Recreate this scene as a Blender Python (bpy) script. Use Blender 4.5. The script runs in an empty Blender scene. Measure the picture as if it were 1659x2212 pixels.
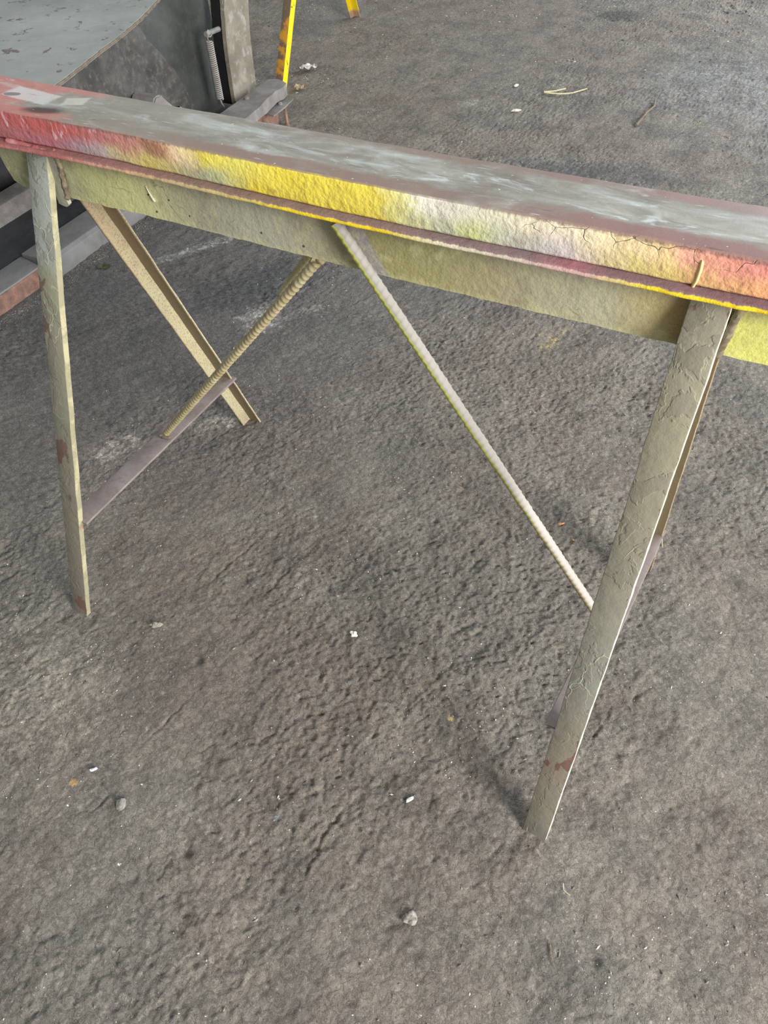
import bpy, bmesh, math, random
import numpy as np
from mathutils import Vector, Matrix, noise as mnoise

S = bpy.context.scene
COL = S.collection
random.seed(7)

# ------------------------------------------------------------------ camera
CAM_POS = Vector((0.49786, -0.83364, 1.45))
CAM_R = Vector((0.87996, 0.47192, -0.05439))
CAM_U = Vector((-0.32323, 0.67871, 0.65945))
CAM_F = Vector((-0.34813, 0.56271, -0.74977))
cd = bpy.data.cameras.new('camera')
cam = bpy.data.objects.new('camera', cd)
COL.objects.link(cam)
M = Matrix((CAM_R, CAM_U, -CAM_F)).transposed().to_4x4()
M.translation = CAM_POS
cam.matrix_world = M
cd.sensor_fit = 'HORIZONTAL'
cd.sensor_width = 36.0
cd.lens = 1661.9 / 1659.0 * 36.0
cd.clip_start = 0.02
S.camera = cam

# ------------------------------------------------------------------ light
S.view_settings.view_transform = 'Standard'
S.view_settings.look = 'None'
S.view_settings.gamma = 1.0
S.view_settings.use_curve_mapping = False
S.view_settings.exposure = 0.16
S.cycles.use_denoising = False

world = bpy.data.worlds.new('workshop_daylight')
S.world = world
world.use_nodes = True
bg = world.node_tree.nodes['Background']
bg.inputs[0].default_value = (0.90, 0.96, 1.0, 1)
bg.inputs[1].default_value = 0.46


def area(name, loc, target, sx, sy, power, color):
    l = bpy.data.lights.new(name, 'AREA')
    l.shape = 'RECTANGLE'
    l.size, l.size_y = sx, sy
    l.energy = power
    l.color = color
    o = bpy.data.objects.new(name, l)
    COL.objects.link(o)
    o.location = loc
    o.rotation_euler = (Vector(target) - Vector(loc)).to_track_quat('-Z', 'Y').to_euler()
    return o


# the open gate of the shop to the right of the photographer, and one beyond
area('daylight_gate_right', (4.6, -1.6, 2.2), (0, 0.2, 0.2), 2.0, 2.2, 560, (1.0, 0.975, 0.93))
area('daylight_gate_far', (2.5, 8.0, 2.6), (0.0, 2.0, 0.0), 4.0, 3.0, 520, (0.90, 0.96, 1.0))


# ------------------------------------------------------------------ helpers
def lin(c):
    out = []
    for v in c[:3]:
        v = v / 255.0
        out.append(v / 12.92 if v <= 0.04045 else ((v + 0.055) / 1.055) ** 2.4)
    return (*out, 1.0)


class NT:
    """small helper to write node trees"""
    def __init__(s, name, rough=0.8, spec=0.35):
        s.m = bpy.data.materials.new(name)
        s.m.use_nodes = True
        s.t = s.m.node_tree
        s.b = s.t.nodes['Principled BSDF']
        s.b.inputs['Roughness'].default_value = rough
        s.b.inputs['Specular IOR Level'].default_value = spec
        s.co = s.t.nodes.new('ShaderNodeTexCoord').outputs['Object']
        sp = s.t.nodes.new('ShaderNodeSeparateXYZ')
        s.t.links.new(s.co, sp.inputs[0])
        s.x, s.y, s.z = sp.outputs

    def put(s, sock, v):
        if isinstance(v, bpy.types.NodeSocket):
            s.t.links.new(v, sock)
        else:
            sock.default_value = v

    def math(s, op, a, b=0.0, clamp=False):
        n = s.t.nodes.new('ShaderNodeMath')
        n.operation = op
        n.use_clamp = clamp
        s.put(n.inputs[0], a)
        s.put(n.inputs[1], b)
        return n.outputs[0]

    def lerp(s, v, a, b, lo=0.0, hi=1.0):
        n = s.t.nodes.new('ShaderNodeMapRange')
        n.clamp = True
        n.interpolation_type = 'SMOOTHSTEP'
        s.put(n.inputs[0], v)
        n.inputs[1].default_value, n.inputs[2].default_value = a, b
        n.inputs[3].default_value, n.inputs[4].default_value = lo, hi
        return n.outputs[0]

    def mix(s, f, a, b, mode='MIX'):
        n = s.t.nodes.new('ShaderNodeMix')
        n.data_type = 'RGBA'
        n.blend_type = mode
        s.put(n.inputs[0], f)
        s.put(n.inputs[6], a)
        s.put(n.inputs[7], b)
        return n.outputs[2]

    def ramp(s, f, stops, interp='LINEAR'):
        n = s.t.nodes.new('ShaderNodeValToRGB')
        cr = n.color_ramp
        cr.interpolation = interp
        while len(cr.elements) > 1:
            cr.elements.remove(cr.elements[-1])
        first = True
        for p, c in stops:
            e = cr.elements[0] if first else cr.elements.new(min(max(p, 0), 1))
            if first:
                e.position = min(max(p, 0), 1)
                first = False
            e.color = lin(c)
        s.put(n.inputs[0], f)
        return n.outputs[0]

    def scaled(s, sx, sy, sz, rot=(0, 0, 0), loc=(0, 0, 0)):
        n = s.t.nodes.new('ShaderNodeMapping')
        s.t.links.new(s.co, n.inputs[0])
        n.inputs['Location'].default_value = loc
        n.inputs['Rotation'].default_value = rot
        n.inputs['Scale'].default_value = (sx, sy, sz)
        return n.outputs[0]

    def noise(s, scale, detail=4, rough=0.55, dist=0.0, co=None, ridged=False):
        n = s.t.nodes.new('ShaderNodeTexNoise')
        s.t.links.new(co if co is not None else s.co, n.inputs['Vector'])
        n.inputs['Scale'].default_value = scale
        n.inputs['Detail'].default_value = detail
        n.inputs['Roughness'].default_value = rough
        n.inputs['Distortion'].default_value = dist
        if ridged:
            n.noise_type = 'RIDGED_MULTIFRACTAL'
            n.normalize = True
        return n.outputs[0]

    def voro(s, scale, feature='F1', rnd=1.0, co=None):
        n = s.t.nodes.new('ShaderNodeTexVoronoi')
        n.feature = feature
        s.t.links.new(co if co is not None else s.co, n.inputs['Vector'])
        n.inputs['Scale'].default_value = scale
        n.inputs['Randomness'].default_value = rnd
        return n.outputs[0]

    def warp(s, co, scale, amt):
        n = s.t.nodes.new('ShaderNodeTexNoise')
        s.t.links.new(co, n.inputs['Vector'])
        n.inputs['Scale'].default_value = scale
        n.inputs['Detail'].default_value = 3
        m = s.t.nodes.new('ShaderNodeVectorMath')
        m.operation = 'MULTIPLY_ADD'
        s.t.links.new(n.outputs[1], m.inputs[0])
        m.inputs[1].default_value = (amt, amt, amt)
        s.t.links.new(co, m.inputs[2])
        return m.outputs[0]

    def hsv(s, col, h=.5, sat=1.0, val=1.0):
        n = s.t.nodes.new('ShaderNodeHueSaturation')
        n.inputs['Hue'].default_value = h
        n.inputs['Saturation'].default_value = sat
        n.inputs['Value'].default_value = val
        s.put(n.inputs['Color'], col)
        return n.outputs[0]

    def blob(s, cx, cy, rx, ry, ang, wob, ax='xy'):
        """soft-edged elliptical mask at a place on the thing, edge broken by noise"""
        X = s.math('SUBTRACT', {'x': s.x, 'y': s.y, 'z': s.z}[ax[0]], cx)
        Y = s.math('SUBTRACT', {'x': s.x, 'y': s.y, 'z': s.z}[ax[1]], cy)
        c, n = math.cos(ang), math.sin(ang)
        a = s.math('ADD', s.math('MULTIPLY', X, c / rx), s.math('MULTIPLY', Y, n / rx))
        b = s.math('ADD', s.math('MULTIPLY', X, -n / ry), s.math('MULTIPLY', Y, c / ry))
        d = s.math('SQRT', s.math('ADD', s.math('MULTIPLY', a, a), s.math('MULTIPLY', b, b)))
        d = s.math('ADD', d, wob)
        return d

    def boxblob(s, cx, cy, rx, ry, ang, wob):
        X = s.math('SUBTRACT', s.x, cx)
        Y = s.math('SUBTRACT', s.y, cy)
        c, n = math.cos(ang), math.sin(ang)
        a = s.math('ABSOLUTE', s.math('ADD', s.math('MULTIPLY', X, c / rx), s.math('MULTIPLY', Y, n / rx)))
        b = s.math('ABSOLUTE', s.math('ADD', s.math('MULTIPLY', X, -n / ry), s.math('MULTIPLY', Y, c / ry)))
        return s.math('ADD', s.math('MAXIMUM', a, b), wob)

    def bump(s, h, strength=0.5, dist=0.001, normal=None):
        n = s.t.nodes.new('ShaderNodeBump')
        n.inputs['Strength'].default_value = strength
        n.inputs['Distance'].default_value = dist
        s.put(n.inputs['Height'], h)
        if normal is not None:
            s.t.links.new(normal, n.inputs['Normal'])
        return n.outputs[0]

    def out(s, color=None, normal=None, rough=None, metal=None):
        if color is not None:
            s.put(s.b.inputs['Base Color'], color)
        if normal is not None:
            s.put(s.b.inputs['Normal'], normal)
        if rough is not None:
            s.put(s.b.inputs['Roughness'], rough)
        if metal is not None:
            s.put(s.b.inputs['Metallic'], metal)
        return s.m


def link(name, me, mat, parent=None, smooth=None):
    if smooth is not None:
        me.polygons.foreach_set('use_smooth', [True] * len(me.polygons))
        me.set_sharp_from_angle(angle=math.radians(smooth))
    o = bpy.data.objects.new(name, me)
    COL.objects.link(o)
    if mat:
        me.materials.append(mat)
    if parent:
        o.parent = parent
        o.matrix_parent_inverse = parent.matrix_world.inverted()
    return o


def from_bm(name, bm, mat, parent=None, smooth=35):
    bmesh.ops.recalc_face_normals(bm, faces=bm.faces)
    me = bpy.data.meshes.new(name)
    bm.to_mesh(me)
    bm.free()
    return link(name, me, mat, parent, smooth)


def empty(name, loc, label, cat, group=None):
    o = bpy.data.objects.new(name, None)
    COL.objects.link(o)
    o.location = loc
    o.empty_display_size = 0.1
    bpy.context.view_layer.update()
    o['label'] = label
    o['category'] = cat
    if group:
        o['group'] = group
    return o


def tag(o, label, cat, group=None, kind=None):
    o['label'] = label
    o['category'] = cat
    if group:
        o['group'] = group
    if kind:
        o['kind'] = kind
    return o


def nz(p, s, amp):
    return mnoise.noise(Vector(p) * s) * amp


def prism(bm, A, B, u, v, prof, n=40, jit=0.0006, js=35.0, caps=True):
    """sweep a 2-D outline from A to B; the outline wobbles a little like worn steel"""
    A, B, u, v = Vector(A), Vector(B), Vector(u), Vector(v)
    rings = []
    for i in range(n + 1):
        t = i / n
        P = A.lerp(B, t)
        ring = []
        for (a, b) in prof:
            q = P + u * a + v * b
            d = Vector((nz(q, js, jit), nz(q + Vector((7, 3, 1)), js, jit), nz(q + Vector((1, 9, 4)), js, jit)))
            d += Vector((nz(q, js * 4, jit * .5), nz(q + Vector((3, 3, 1)), js * 4, jit * .5), 0))
            ring.append(bm.verts.new(q + d))
        rings.append(ring)
    k = len(prof)
    for i in range(n):
        for j in range(k):
            bm.faces.new((rings[i][j], rings[i][(j + 1) % k], rings[i + 1][(j + 1) % k], rings[i + 1][j]))
    if caps:
        bm.faces.new(rings[0])
        bm.faces.new(list(reversed(rings[-1])))


BX = [-.74, -.61, -.5, -.38, -.2, -.05, .1, .27, .43, .52, .66]
BZ = [0, .0008, .0030, .0042, .0022, .0004, .0004, .0025, .0040, .0055, .008]


def bow(bm):
    # the whole beam is bent a few millimetres along its length
    for v in bm.verts:
        w = 1.0 if v.co.x > 0 else min(1, max(.15, .5 - v.co.y * 9))
        v.co.z += w * float(np.interp(v.co.x, BX, BZ))


def rrect(w, h, r, x0=0.0, y0=0.0, seg=3):
    pts = []
    for cx, cy, a0 in ((w - r, h - r, 0), (r, h - r, 90), (r, r, 180), (w - r, r, 270)):
        for i in range(seg + 1):
            a = math.radians(a0 + 90 * i / seg)
            pts.append((x0 + cx + r * math.cos(a), y0 + cy + r * math.sin(a)))
    return pts


def angle_prof(sa, la, sb, lb, t, r=0.0015, outer_r=0.002):
    """L section: corner at the origin, one leg along a (sign sa, length la),
    the other along b (sign sb, length lb), thickness t"""
    p = []
    for i in range(4):
        an = math.pi / 2 * i / 3
        p.append((outer_r * (1 - math.sin(an)), outer_r * (1 - math.cos(an))))
    # along b then back, then along a then back
    pts = [(outer_r, 0)] + [(outer_r * (1 - math.sin(math.pi / 2 * i / 3)), outer_r * (1 - math.cos(math.pi / 2 * i / 3))) for i in range(1, 3)] + [(0, outer_r)]
    pts += [(0, lb - r), (r * .3, lb - r * .3), (r, lb), (t - r, lb), (t, lb - r)]
    pts += [(t, t + r), (t + r * .3, t + r * .3), (t + r, t)]
    pts += [(la - r, t), (la, t - r), (la, r), (la - r * .3, r * .3), (la - r, 0)]
    return [(sa * a, sb * b) for a, b in pts]


def tube(bm, pts, rad, seg=10, radf=None, caps=True):
    pts = [Vector(p) for p in pts]
    rings = []
    up = Vector((0, 0, 1))
    prev = None
    for i, p in enumerate(pts):
        d = (pts[min(i + 1, len(pts) - 1)] - pts[max(i - 1, 0)]).normalized()
        if prev is None:
            a = d.cross(up if abs(d.z) < .9 else Vector((1, 0, 0))).normalized()
        else:
            a = (prev - d * prev.dot(d)).normalized()
        prev = a
        b = d.cross(a)
        ring = []
        for j in range(seg):
            th = 2 * math.pi * j / seg
            r = rad if radf is None else radf(i / (len(pts) - 1), th)
            ring.append(bm.verts.new(p + (a * math.cos(th) + b * math.sin(th)) * r))
        rings.append(ring)
    for i in range(len(pts) - 1):
        for j in range(seg):
            bm.faces.new((rings[i][j], rings[i][(j + 1) % seg], rings[i + 1][(j + 1) % seg], rings[i + 1][j]))
    if caps:
        bm.faces.new(rings[0])
        bm.faces.new(list(reversed(rings[-1])))


def plate(bm, outline, normal, thick):
    """extrude a flat 3-D outline along normal"""
    nv = Vector(normal) * thick
    a = [bm.verts.new(Vector(p)) for p in outline]
    b = [bm.verts.new(Vector(p) + nv) for p in outline]
    bm.faces.new(a)
    bm.faces.new(list(reversed(b)))
    k = len(a)
    for i in range(k):
        bm.faces.new((a[i], a[(i + 1) % k], b[(i + 1) % k], b[i]))


def rebar(bm, A, B, rad, pitch=0.0125, seg=16, rib=0.0016):
    A, B = Vector(A), Vector(B)
    L = (B - A).length
    n = int(L / pitch * 6)

    def rf(t, th):
        ph = (t * L / pitch + 0.28 * math.sin(th)) % 1.0
        k = max(0.0, math.cos((ph - .5) * 2 * math.pi)) ** 1.5
        w = mnoise.noise(Vector((t * L * 60, th, 3.0))) * .0006
        return rad + rib * k * (0.5 + 0.5 * abs(math.sin(th + .6))) + w
    tube(bm, [A.lerp(B, i / n) for i in range(n + 1)], rad, seg, rf)


def bead(bm, pts, rad, seed=0):
    """lumpy weld bead along a polyline"""
    P = []
    pts = [Vector(p) for p in pts]
    for i in range(len(pts) - 1):
        m = max(2, int((pts[i + 1] - pts[i]).length / 0.003))
        P += [pts[i].lerp(pts[i + 1], j / m) for j in range(m)]
    P.append(pts[-1])
    tube(bm, P, rad, 8, lambda t, th: rad * (1 + .45 * mnoise.noise(Vector((t * len(P) * .5, th * .8, seed)))) * (0.4 if t in (0, 1) else 1))


# value noise on a wrapped lattice, for the floor
class Lat:
    def __init__(s, seed):
        s.g = np.random.RandomState(seed).rand(256, 256)

    def __call__(s, x, y):
        xi, yi = np.floor(x).astype(int), np.floor(y).astype(int)
        fx, fy = x - xi, y - yi
        fx = fx * fx * (3 - 2 * fx)
        fy = fy * fy * (3 - 2 * fy)
        g = s.g
        a, b = g[xi % 256, yi % 256], g[(xi + 1) % 256, yi % 256]
        c, d = g[xi % 256, (yi + 1) % 256], g[(xi + 1) % 256, (yi + 1) % 256]
        return (a * (1 - fx) + b * fx) * (1 - fy) + (c * (1 - fx) + d * fx) * fy - .5


LATS = [Lat(i) for i in range(8)]
_r = np.random.RandomState(11)
GOUGE = []
for _i in range(150):
    GOUGE.append((_r.uniform(-3.2, 1.6), _r.uniform(-1.3, 4.6), math.radians(_r.normal(62, 16)),
                  _r.uniform(.015, .07), _r.uniform(.0014, .0034), _r.uniform(.0012, .0035)))
# the marks one can point at
GOUGE += [(.100, -.475, math.radians(84), .045, .0035, .006), (.104, -.545, math.radians(95), .035, .0028, .004), (.115, -.50, math.radians(60), .018, .007, .004),
          (.145, .03, math.radians(60), .035, .005, .006), (-.31, -.45, math.radians(78), .06, .0025, .003),
          (-.43, -.04, math.radians(80), .09, .003, .003), (-.30, -.05, math.radians(80), .07, .003, .003)]
PITS = [(_r.uniform(-2.6, 1.5), _r.uniform(-1.2, 4.4), _r.uniform(.004, .013), _r.uniform(.0015, .005)) for _i in range(420)]
PITS += [(-.113, -.635, .014, .010), (-.34, -.30, .014, .007), (-.05, -.72, .010, .006), (.60, -.46, .012, .008)]
MOUND = [(-.28, -.62, .02, .004), (.32, -.55, .03, .004), (.25, -.02, .05, .004), (-.6, .1, .05, .003), (-.9, .5, .06, .004)]


def height(x, y):
    x = np.asarray(x, float)
    y = np.asarray(y, float)
    c, s_ = math.cos(.9), math.sin(.9)
    u, v = x * c + y * s_, -x * s_ + y * c
    h = LATS[0](x * 2.2 + 40, y * 2.2 + 40) * .010
    h = h + LATS[1](u * 7 + 60, v * 10 + 60) * .0060
    h = h + LATS[2](u * 18 + 80, v * 30 + 80) * .0040
    h = h + LATS[3](u * 45 + 100, v * 70 + 100) * .0024
    rough = np.clip(LATS[4](x * 3 + 30, y * 3 + 30) * 1.5 + .85, .50, 1.35)
    wu = u + LATS[2](u * 30 + 7, v * 30 + 7) * .020
    wv = v + LATS[3](u * 30 + 70, v * 30 + 70) * .020
    fl = LATS[5](wu * 78 + 10, wv * 95 + 10) + .6 * LATS[1](wu * 130 + 10, wv * 190 + 10)
    h = h + rough * np.clip(fl - .05, 0, .35) * .0066 - rough * np.clip(-fl - .28, 0, .5) * .010
    h = h + rough * LATS[6](x * 175 + 10, y * 175 + 10) * .0030
    for gx, gy, an, L, w, d in GOUGE:
        ca, sa = math.cos(an), math.sin(an)
        m = (np.abs(x - gx) < L * 1.6) & (np.abs(y - gy) < L * 1.6)
        if not m.any():
            continue
        a = (x[m] - gx) * ca + (y[m] - gy) * sa
        b = -(x[m] - gx) * sa + (y[m] - gy) * ca
        b = b + LATS[7](a * 60 + 9, a * 0 + gx * 10 + 40) * .006 + LATS[6](a * 220 + 9, b * 220 + 40) * .003
        q = np.exp(-(a / L) ** 4)
        h[m] += q * (-d * np.exp(-(b / w) ** 2) + d * .35 * np.exp(-((b + w * 2.2) / (w * 1.6)) ** 2))
    for px, py, rr, d in PITS:
        m = (np.abs(x - px) < rr * 3) & (np.abs(y - py) < rr * 3)
        if not m.any():
            continue
        q = ((x[m] - px) ** 2 + (y[m] - py) ** 2) / rr ** 2
        h[m] += -d * np.exp(-q * 1.4)
    for px, py, rr, d in MOUND:
        m = (np.abs(x - px) < rr * 3) & (np.abs(y - py) < rr * 3)
        if m.any():
            h[m] += d * np.exp(-((x[m] - px) ** 2 + (y[m] - py) ** 2) / rr ** 2)
    return h - .001


def hz(x, y):
    return float(height(np.array([x]), np.array([y]))[0])


# ------------------------------------------------------------------ floor
def mat_floor():
    k = NT('trodden_shop_dirt', .72, .35)
    big = k.noise(1.6, 5, .6, .4)
    mid = k.noise(7, 5, .6, .3)
    fine = k.noise(60, 4, .65)
    vf = k.noise(260, 3, .6)
    col = k.ramp(big, [(.30, (119, 116, 109)), (.45, (135, 129, 119)), (.56, (132, 122, 112)), (.70, (145, 140, 129))])
    col = k.mix(k.lerp(mid, .40, .66, 0, .6), col, lin((98, 95, 92)))
    col = k.mix(k.lerp(fine, .52, .74, 0, .55), col, lin((146, 140, 130)))
    col = k.mix(k.lerp(vf, .60, .78, 0, .5), col, lin((165, 160, 150)))
    col = k.mix(k.lerp(k.noise(3.3, 4, .6, .8), .55, .72, 0, .45), col, lin((112, 98, 88)))
    col = k.mix(k.lerp(k.noise(85, 6, .8, .4), .54, .66, 0, .6), col, lin((178, 171, 160)))
    col = k.mix(k.lerp(k.noise(95, 6, .8, .4, k.scaled(1, 1, 1, (0, 0, 0), (4, 4, 4))), .55, .68, 0, .6), col, lin((74, 70, 66)))
    # bluish packed scale towards the machine
    bl = k.lerp(k.blob(-1.6, .7, 1.3, 1.0, 0, k.math('MULTIPLY', mid, .9)), .8, 1.7, .55, 0)
    col = k.mix(bl, col, lin((84, 86, 90)))
    wob = k.math('MULTIPLY', k.math('SUBTRACT', k.noise(28, 5, .7, .5), .5), 3.2)
    speck = k.math('MAXIMUM', k.math('MULTIPLY', k.lerp(k.noise(34, 5, .75, .6), .50, .60), .9), k.lerp(k.noise(34, 5, .75, .6), .40, .52, 0, .3))

    def stain_or_shading(col, cx, cy, rx, ry, an, c, amt, grain=True):
        m = k.lerp(k.blob(cx, cy, rx, ry, an, wob), .7, 1.5, amt, 0)
        if grain:
            m = k.math('MULTIPLY', m, speck)
        return k.mix(m, col, lin(c))
    col = stain_or_shading(col, -.038, 1.10, .017, .075, -.12, (208, 184, 128), .9)
    col = stain_or_shading(col, -.075, 1.14, .008, .05, -.3, (190, 170, 124), .6)
    col = stain_or_shading(col, -.942, .818, .060, .065, .3, (214, 210, 204), .95)
    col = stain_or_shading(col, -.82, .93, .10, .02, .9, (175, 172, 165), .7)
    col = stain_or_shading(col, -1.39, 1.15, .09, .022, .95, (214, 212, 206), 1)
    col = stain_or_shading(col, -1.47, 1.02, .09, .020, .95, (190, 188, 182), .9)
    col = stain_or_shading(col, -1.05, 1.0, .20, .10, .9, (84, 85, 87), .75, False)
    col = stain_or_shading(col, -.75, .35, .08, .03, .9, (196, 190, 178), .85)
    col = stain_or_shading(col, -.97, .14, .07, .04, .9, (196, 190, 180), .85)
    col = stain_or_shading(col, -.42, .62, .14, .06, .7, (160, 156, 148), .45)
    col = stain_or_shading(col, -.5, -.10, .12, .08, .5, (150, 132, 112), .5)
    col = stain_or_shading(col, -.62, -.50, .18, .14, .5, (182, 174, 158), .6)
    col = stain_or_shading(col, .06, -.11, .07, .08, 0, (165, 155, 138), .45)
    col = stain_or_shading(col, .211, -.178, .007, .005, 0, (215, 190, 130), .9, False)
    col = stain_or_shading(col, -.394, -.632, .007, .006, 0, (205, 165, 110), .9, False)
    col = stain_or_shading(col, .002, -.505, .007, .004, .6, (150, 158, 165), .9, False)
    col = stain_or_shading(col, -.745, 4.036, .10, .08, 0, (76, 74, 72), .8, False)
    col = stain_or_shading(col, .25, 3.25, .50, .35, .2, (166, 172, 178), .7)  # daylight sheen on the far floor, painted as a paler patch
    col = stain_or_shading(col, -.3, 2.2, .3, .08, .2, (90, 90, 92), .6, False)
    col = stain_or_shading(col, -1.0, 2.65, .03, .04, 0, (190, 190, 182), .7)
    col = stain_or_shading(col, -.28, 1.35, .5, .18, .3, (100, 99, 98), .5, False)
    col = stain_or_shading(col, -.20, -.30, .45, .18, -.3, (104, 92, 83), .4, False)  # soft shadow band below the beam, painted into the floor colour
    col = stain_or_shading(col, .10, .10, .25, .20, .3, (104, 98, 91), .3, False)  # second soft shadow band, also painted under the middle of the sawhorse
    plates = k.lerp(k.noise(62, 6, .72, .7), .46, .60)
    h1 = k.math('ADD', k.math('MULTIPLY', plates, .55), k.noise(95, 7, .78, .3))
    h2 = k.math('ADD', k.noise(170, 5, .70), k.math('MULTIPLY', k.noise(90, 5, .6, .6, ridged=True), .5))
    n1 = k.bump(h1, .9, .0042)
    n2 = k.bump(h2, .8, .0034, n1)
    rg = k.lerp(mid, .3, .7, .58, .80)
    return k.out(col, n2, rg)


def build_floor():
    xs = np.concatenate([np.linspace(-8, -3.3, 22)[:-1], np.arange(-3.3, -1.0, .0085), np.arange(-1.0, 1.15, .0036),
                         np.arange(1.15, 1.7, .012), np.linspace(1.7, 7, 26)])
    ys = np.concatenate([np.linspace(-5, -1.25, 18)[:-1], np.arange(-1.25, 1.0, .0036), np.arange(1.0, 2.4, .0075),
                         np.arange(2.4, 4.8, .012), np.linspace(4.8, 10, 26)])
    X, Y = np.meshgrid(xs, ys, indexing='ij')
    Z = height(X.ravel(), Y.ravel())
    co = np.stack([X.ravel(), Y.ravel(), Z], 1).astype(np.float32)
    nx, ny = len(xs), len(ys)
    i = (np.arange(nx - 1)[:, None] * ny + np.arange(ny - 1)[None, :]).ravel()
    f = np.stack([i, i + ny, i + ny + 1, i + 1], 1).astype(np.int32)
    me = bpy.data.meshes.new('floor')
    me.vertices.add(len(co))
    me.vertices.foreach_set('co', co.ravel())
    me.loops.add(f.size)
    me.loops.foreach_set('vertex_index', f.ravel())
    me.polygons.add(len(f))
    me.polygons.foreach_set('loop_start', np.arange(0, f.size, 4, dtype=np.int32))
    me.polygons.foreach_set('use_smooth', np.ones(len(f), bool))
    me.update(calc_edges=True)
    o = link('floor', me, mat_floor())
    o['kind'] = 'structure'
    return o


build_floor()


# ------------------------------------------------------------------ paints
X0, X1 = -.75, .67


def fx(x):
    return (x - X0) / (X1 - X0)


# x along the beam for a few places
def U(u):
    t = [(0, -.608), (100, -.513), (200, -.423), (300, -.337), (400, -.256), (500, -.178), (600, -.105), (700, -.035), (800, .032),
         (900, .096), (1000, .157), (1100, .216), (1200, .272), (1300, .325), (1400, .377), (1500, .426), (1600, .474), (1700, .52)]
    for (a, p), (b, q) in zip(t, t[1:]):
        if u <= b:
            return p + (q - p) * (u - a) / (b - a)
    return t[-1][1]


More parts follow.
